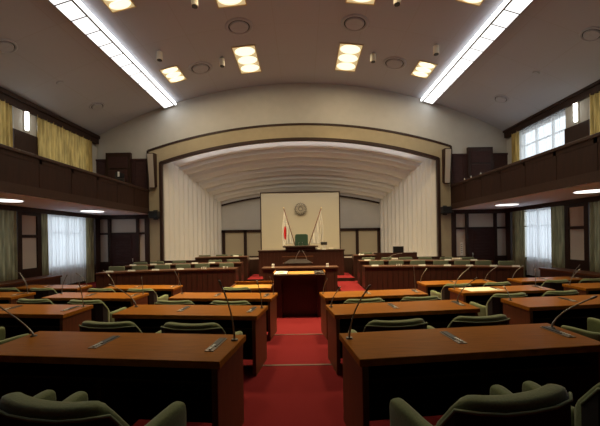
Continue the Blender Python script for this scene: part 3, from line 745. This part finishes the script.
t = thing('chairman_bench', 'tall wide dark wooden bench of the chairman on the rostrum', 'bench desk', (0, YBN, .0))
MB().box(xl, xr, 0, .06, 0, zb - .05).build('front_panel', 'bench', t)
MB().box(xl - .03, xr + .03, -.03, .75, zb - .05, zb).build('bench_top', 'walnut', t, bevel=.01)
MB().box(xl, xl + .06, .06, .7, 0, zb - .05).build('side_panel', 'bench', t); MB().box(xr - .06, xr, .06, .7, 0, zb - .05).build('side_panel', 'bench', t)
m_ = MB()
for k in range(24): x = xl + .05 + (xr - xl - .1) * k / 23; m_.box(x - .012, x + .012, -.012, 0, .3, zb - .06)
m_.build('panel_batten', 'bench', t)
pl, pr_ = at(283, 247, YBN).x, at(318, 247, YBN).x; zp = at(300, 246.5, YBN).z
MB().box(pl + .1, pr_ - .1, -.06, .6, zb, zp - .03).build('pulpit_block', 'bench', t)
MB().box(pl, pr_, -.12, .62, zp - .03, zp + .02).build('pulpit_top', 'walnut', t)
for px, lb in ((298.3, 'yellow'), (303, 'sheer')):
    p = at(px, 246, YBN + .1); mic((p.x, YBN + .1, zp + .02), (p.x + (.02 if px < 300 else -.02), YBN + .05, zp + .13), 'tiny microphone before the chairman seat, %s-curtained gallery side' % lb, 'pulpit microphones', .4)
# chairman's chair
t = thing('high_back_chair', 'high-backed dark green chair of the chairman between two flags', 'chair', (at(301.5, 240, 14.7).x, 14.7, .95))
cz = at(301, 234, 14.7).z - .95
mb = MB(); w_ = .28
mb.loft([[(w_ * a, y, z) for a, y in ((-1, 0), (-.9, .07), (.9, .07), (1, 0), (.9, -.07), (-.9, -.07))] for w_, z in ((.25, .4), (.29, .6), (.29, cz - .12), (.27, cz - .03), (.20, cz))])
mb.build('backrest', 'pgreen', t, bevel=.02)
MB().box(-.28, .28, -.5, .05, .36, .48).build('seat', 'pgreen', t, bevel=.03)
for x in (-.33, .27): MB().box(x, x + .06, -.45, 0, .58, .65).build('armrest', 'bgreen', t, bevel=.015)
MB().cyl((0, -.22), .03, .05, .36).build('pedestal', 'metal', t); MB().cyl((0, -.22), .25, 0, .05, 16, .2).build('base', 'metal', t)
# small things on the bench
p = at(324, 249, YBN + .3)
t = thing('desk_clock_box', 'small dark box on a white stand on the chairman bench', 'desk clock', (p.x, YBN + .3, zb))
MB().box(-.08, .08, -.04, .04, 0, .02).box(-.06, -.02, -.02, .02, .02, .18).box(.02, .06, -.02, .02, .02, .18).build('stand', 'white', t); MB().box(-.13, .13, -.05, .05, .18, .30).build('case', 'darkback', t, bevel=.01)
p = at(332, 248.5, YBN + .3)
t = thing('document_tray', 'low tray with folded papers on the chairman bench', 'tray', (p.x, YBN + .3, zb))
MB().box(-.17, .17, -.1, .1, 0, .02).build('tray_base', 'bgreen', t); MB().box(-.13, .05, -.08, .06, .02, .06).build('paper_stack', 'beige', t)
p = at(314.5, 248.5, YBN + .35)
t = thing('document_stack', 'flat stack of papers beside the pulpit block on the bench', 'papers', (p.x + .12, YBN + .3, zb))
MB().box(-.12, .12, -.1, .1, 0, .03).build('lower_sheets', 'beige', t); MB().box(-.1, .1, -.08, .09, .03, .05).build('upper_sheets', 'white', t)

# flags on crossed poles
def flag(s, tip_px, foot_px, m, lb):
    YF = 15.2; top = at(*tip_px, YF); foot = at(*foot_px, YF); ax = (foot - top).normalized()
    foot = top + (foot - top) * ((top.z - 1.0) / (top.z - foot.z))
    t = thing('flag_on_pole', lb, 'flag', (foot.x, YF, .95))
    o = Vector((foot.x, YF, .95))
    MB().tube([foot - o + Vector((0, -.14, 0)), top - o + Vector((0, -.14, 0))], .02, 8).build('pole', 'deskside', t, smooth=True)
    mb = MB(); n0 = []
    m_ = [[(top - o + Vector((r * math.cos(a), r * math.sin(a) - .14, z)))[:] for a in [2 * math.pi * k / 10 for k in range(10)]] for r, z in ((.005, -.03), (.03, 0), (.03, .02), (.004, .05))]
    mb.loft(m_).build('finial', 'brass', t, smooth=True)
    mb = MB(); st = MB().cyl((0, 0), .16, 0, .05, 16, .12).build('stand', 'walnut', t)
    # cloth: hangs from the pole, gathered in upright folds
    rows = []; NC, NK = 40, 12
    zbot = at(290, 246.5, YF).z
    for k in range(NK + 1):
        v = k / NK; row = []
        for i in range(NC + 1):
            u = i / NC                       # 0 = free edge folded outward, 1 = low on the pole
            pp = top + (foot - top) * (.03 + .60 * u * u * .9)
            x_out = top.x + s * .10
            hang = zbot - .0 + .22 * u if u < .5 else zbot + .11 + (.02) * u
            z = pp.z + (hang - pp.z) * v
            xx = pp.x + (x_out - top.x) * (1 - u) * min(1, v * 2.2) * .9 + .02 * math.sin(u * 30 + v)
            yy = YF - .05 + .05 * math.sin(u * 26 + .6 * v) * min(1, .15 + v * 1.5) 
            row.append((xx - o.x, yy - o.y, z - o.z))
        rows.append(row)
    mb = MB(); mb.loft(rows, cap=False, closed=False); c = mb.build('flag_cloth', m, t, smooth=True)
    return t, o
fl, org = flag(-1, (283.8, 208.5), (294.5, 243), 'flagred', 'white flag with red disc on leaning pole beside the chairman seat')
c = at(285.2, 233, 15.2) - org
FLAGMAP.inputs['Scale'].default_value = (1 / .06, 0, 1 / .30); FLAGMAP.inputs['Location'].default_value = (-c.x / .06, 0, -c.z / .30)
flag(1, (321, 208.5), (309.5, 243), 'flagwhite', 'plain white flag on leaning pole, no red disc, beside the chairman seat')

# ------------------------------------------------------------------ curved government benches
def bench_y(x, y0): return y0 - .05 * (abs(x) - 2) ** 2
def curved_bench(s, x0, x1, y0, z0, z1, label, dep=.5, n=12):
    t = thing('curved_bench_desk', label, 'bench desk', (0, 0, z0))
    F = [(s * (x0 + (x1 - x0) * i / n), bench_y(x0 + (x1 - x0) * i / n, y0)) for i in range(n + 1)]
    def strip(a, b, za, zb_):
        mb = MB()
        mb.loft([[(x, y + a, za), (x, y + b, za), (x, y + b, zb_), (x, y + a, zb_)] for x, y in F]); return mb
    h = z1 - z0
    strip(-.03, dep, h - .05, h).build('bench_top', 'benchtop', t, bevel=.006)
    strip(0, .04, 0, h - .05).build('front_panel', 'bench', t)
    for k, i in enumerate((0, n)):
        x, y = F[i]; e = -s if i else s
        MB().box(*sorted((x, x + e * .05)), y + .04, y + dep - .03, 0, h - .05).build('end_panel', 'bench', t)
    mb = MB(); m2 = int((x1 - x0) / .16)
    for k in range(m2):
        x = x0 + .08 + k * .16; y = bench_y(x, y0); mb.box(s * x - .006, s * x + .006, y - .010, y + .004, .06, h - .06)
    mb.build('panel_batten', 'walnut', t)
    return t
for s in (-1, 1):
    curved_bench(s, 2.05, 6.0 if s < 0 else 6.45, 10.8, 0, 1.04, 'long curved dark bench, row closest to the delegates, ' + SIDE[s])
    curved_bench(s, 2.10, 5.9 if s < 0 else 6.3, 12.05, .12, 1.13, 'middle curved dark bench behind the lowest one, ' + SIDE[s])
    curved_bench(s, 2.10, 4.1 if s < 0 else 3.0, 13.45, .25, 1.28 if s < 0 else 1.26, 'short topmost curved bench by the rostrum, ' + SIDE[s])
    # bench along the side wall
    t = thing('wall_bench_desk', 'long brown desk along the wall under the wide olive drape, ' + SIDE[s], 'desk', (s * 8.25, 9.6, 0))
    MB().box(-.3, .3, -1.6, 1.75, .80, .86).build('desktop', 'deskside', t, bevel=.006)
    MB().box(*sorted((-s * .28, -s * .24)), -1.55, 1.7, 0, .80).build('front_panel', 'bench', t)
    MB().box(-.24, .28, 1.66, 1.7, 0, .80).build('side_panel', 'bench', t)
    MB().box(-.24, .28, -1.55, -1.51, 0, .80).build('side_panel', 'bench', t)

def make_back_chair():
    t = thing('bench_chair', '', 'chair')
    MB().loft([[(w_ * a, y + yo, z) for a, y in ((-1, 0), (-.92, .04), (.92, .04), (1, 0), (.92, -.04), (-.92, -.04))] for w_, z, yo in ((.22, .45, 0), (.25, .6, .0), (.25, 1.02, .03), (.235, 1.07, .035))]).build('backrest', 'bgreen', t, bevel=.012)
    MB().box(-.25, .25, -.46, 0.0, .38, .48).build('seat', 'bgreen', t, bevel=.03)
    for x in (-.29, .24): MB().box(x, x + .05, -.38, -.02, .60, .65).build('armrest', 'bgreen', t, bevel=.012)
    MB().cyl((0, -.22), .03, .04, .38, 10).build('pedestal', 'metal', t)
    MB().cyl((0, -.22), .24, 0, .04, 14, .18).build('base', 'metal', t)
    return t
pb = Proto(make_back_chair)
def make_plate():
    t = thing('name_plate', '', 'name plate')
    MB().add([(-.11, -.02, 0), (.11, -.02, 0), (.11, .02, 0), (-.11, .02, 0), (-.11, 0, .042), (.11, 0, .042)], [(0, 1, 2, 3), (0, 1, 5, 4), (3, 2, 5, 4), (0, 3, 4), (1, 2, 5)]).build('card', 'plate', t)
    return t
pp = Proto(make_plate)
def benchx(px, y0):   # world x where the column px meets the bench line
    x = 3.0 if px > 303 else -3.0
    for _ in range(12): x = at(px, 266, bench_y(x, y0) + .1).x
    return x
ORD = ['nearest the rostrum', 'second from the rostrum', 'third from the rostrum', 'fourth from the rostrum', 'fifth from the rostrum', 'sixth from the rostrum', 'seventh from the rostrum']
BN = {'a': 'lowest curved bench', 'b': 'middle curved bench', 'c': 'topmost curved bench'}
CH = {('a', -1): [227, 203, 184, 163.5, 141, 118], ('a', 1): [376, 395.5, 417, 440, 461, 482, 505],
      ('b', -1): [234, 216, 180, 158, 141.5], ('b', 1): [368, 387.5, 405, 424.5, 446, 466], ('c', -1): [237, 222.5, 205.5], ('c', 1): [366]}
PLT = {('a', -1): [180.5, 155.5, 131.5, 109.5], ('a', 1): [375, 422, 447.5, 469.5, 493.5, 516],
       ('b', -1): [212, 195, 168.5, 153.5, 133], ('b', 1): [367.5, 448, 474], ('c', -1): [236], ('c', 1): [361.5]}
BY = {'a': (10.8, 0, 1.04), 'b': (12.05, .12, 1.13), 'c': (13.45, .25, 1.28)}
for (b_, s), L in CH.items():
    y0, z0, z1 = BY[b_]
    for i, px in enumerate(L):
        yc = y0 + .92; x = benchx(px, yc); 
        pb.place('green padded chair behind the %s, %s, %s' % (BN[b_], ORD[i], SIDE[s]), (x, bench_y(x, yc), z0 + {'a': .08, 'b': .0, 'c': .0}[b_]), s * -D(8), 'green chairs behind the curved benches')
for (b_, s), L in PLT.items():
    y0, z0, z1 = BY[b_]
    if (b_, s) == ('c', 1): z1 = 1.26
    for i, px in enumerate(L):
        x = benchx(px, y0); pp.place('white name plate on the %s, %s, %s' % (BN[b_], ORD[i], SIDE[s]), (x, bench_y(x, y0) + .10, z1), 0, 'white name plates')
# plinths under the first row of chairs
for s in (-1, 1):
    a, b = (2.06, 6.1) if s < 0 else (2.06, 6.5)
    struct(MB().loft([[(s * x, bench_y(x, 10.8) + .51, 0), (s * x, bench_y(x, 10.8) + 1.18, 0), (s * x, bench_y(x, 10.8) + 1.18, .10), (s * x, bench_y(x, 10.8) + .51, .10)] for x in [a + (b - a) * i / 10 for i in range(11)]]).build('floor_plinth', 'carpet'))
# glasses and small microphones in white dots on the lowest benches
for (pxs, s, lb) in (((201.5, 203.5, 205.5), -1, 'second chair from the rostrum'), ((223.5, 227), -1, 'chair nearest the rostrum'), ((397, 399.3, 401.6), 1, 'second chair from the rostrum')):
    for i, px in enumerate(pxs):
        x = benchx(px, 10.8); tt = thing('drinking_glass', 'tiny white glass before the %s on the lowest bench, %s' % (lb, SIDE[s]), 'glass', (x, bench_y(x, 10.8) + .12, 1.04), 0, 'glasses before the %s, %s' % (lb, SIDE[s]))
        MB().cyl((0, 0), .018, 0, .055, 10, .024).build('glass_body', 'white', tt); MB().cyl((0, 0), .026, 0, .004, 10).build('coaster', 'white', tt)
# operator's desk with monitor
xa, xb = at(375.5, 252, 14.0).x, at(417, 252, 14.0).x; zt = at(396, 252.6, 14.0).z
t = thing('operator_desk', 'tall dark boxed desk carrying a monitor behind the curved benches', 'desk', ((xa + xb) / 2, 14.0, .25)); hw = (xb - xa) / 2
MB().box(-hw, hw, 0, .04, 0, zt - .25).build('front_panel', 'bench', t); MB().box(-hw, -hw + .04, .04, .36, 0, zt - .25).build('side_panel', 'bench', t); MB().box(hw - .04, hw, .04, .36, 0, zt - .25).build('side_panel', 'bench', t)
MB().box(-hw, hw, .04, .36, zt - .36, zt - .30).build('desktop', 'bench', t)
p = at(399, 252, 14.1)
t = thing('monitor', 'black computer monitor standing on the boxed operator desk', 'monitor', (p.x, 14.2, zt - .299))
MB().box(-.22, .22, -.02, .02, .12, .55).build('screen', 'black', t, bevel=.008); MB().box(-.03, .03, 0, .03, 0, .14).build('stand', 'black', t); MB().box(-.1, .1, -.08, .08, 0, .012).build('base', 'black', t)
# small devices on the middle bench
for px, lb, w_ in ((396, 'pale small box on the middle bench before the monitor', .11), (459, 'pale small device on the middle bench towards the corner door', .16)):
    x = benchx(px, 12.05); tt = thing('desk_device', lb, 'device', (x, bench_y(x, 12.05) + .25, 1.13))
    MB().box(-w_, w_, -.05, .05, 0, .07).build('case', 'beige', tt, bevel=.01); MB().box(-w_ * .7, w_ * .7, -.055, -.05, .02, .05).build('front_plate', 'white', tt)
x0 = benchx(389, 12.05); mic((x0, bench_y(x0, 12.05) + .2, 1.13), (x0 + .45, bench_y(x0, 12.05) + .2, 1.36), 'thin microphone arching over the middle bench below the monitor', None, .9)
# white notice strip on the end wall
p = at(462.2, 248, 14.9)
t = thing('wall_notice', 'narrow white notice sheet on the wall beside the corner door', 'notice', (p.x, 14.955, p.z - .3)); MB().box(-.05, .05, 0, .012, 0, .55).build('sheet', 'white', t)
m_ = MB()
for k in range(5): m_.box(-.035, .03, -.002, 0, .08 + k * .09, .10 + k * .09)
m_.build('notice_lines', 'darkback', t)
# gallery equipment
t = thing('video_camera', 'small camera on stand in the yellow-curtained gallery near the end door', 'video camera', (-7.4, 14.0, 3.26))
for a in range(3):
    q = a * 2.1; MB().tube([(0, 0, 1.3), (.3 * math.cos(q), .3 * math.sin(q), 0)], .015, 8).build('tripod_leg', 'black', t)
MB().box(-.1, .1, -.18, .18, 1.3, 1.5).build('camera_body', 'black', t, bevel=.01); MB().box(.02, .09, -.2, -.185, 1.32, 1.52).build('white_display', 'white', t)
for s in (-1, 1):
    t = thing('gallery_seat_row', 'row of dark folding seats in the %s before its end door' % SIDE[s].replace('curtain side', 'curtained gallery'), 'seats', (s * 7.9, 13.6, 3.26))
    for k in range(3):
        x = -.62 + .52 * k
        o = MB().box(x, x + .46, 0, .06, .45, 1.22).build('seat_back', 'darkback', t, bevel=.02); MB().box(x, x + .46, -.4, 0, .38, .46).build('seat', 'darkback', t, bevel=.02)
    MB().box(-.64, .94, -.05, .03, 0, .4).build('seat_frame', 'black', t)
for px, py in ((467.5, 172), (472, 170.5), (478, 169.5)):
    p = at(px, py, 13.2)
    t = thing('gallery_bottle', 'tiny pale bottle on the ledge of the sheer-curtained gallery', 'bottle', (max(GX + .08, 6.72), 13.9 - (px - 467) * .12, 4.19), 0, 'pale bottles on the gallery ledge')
    MB().cyl((0, 0), .022, 0, .09, 10).build('bottle_body', 'white', t); MB().cyl((0, 0), .01, .09, .12, 8).build('cap', 'metal', t)
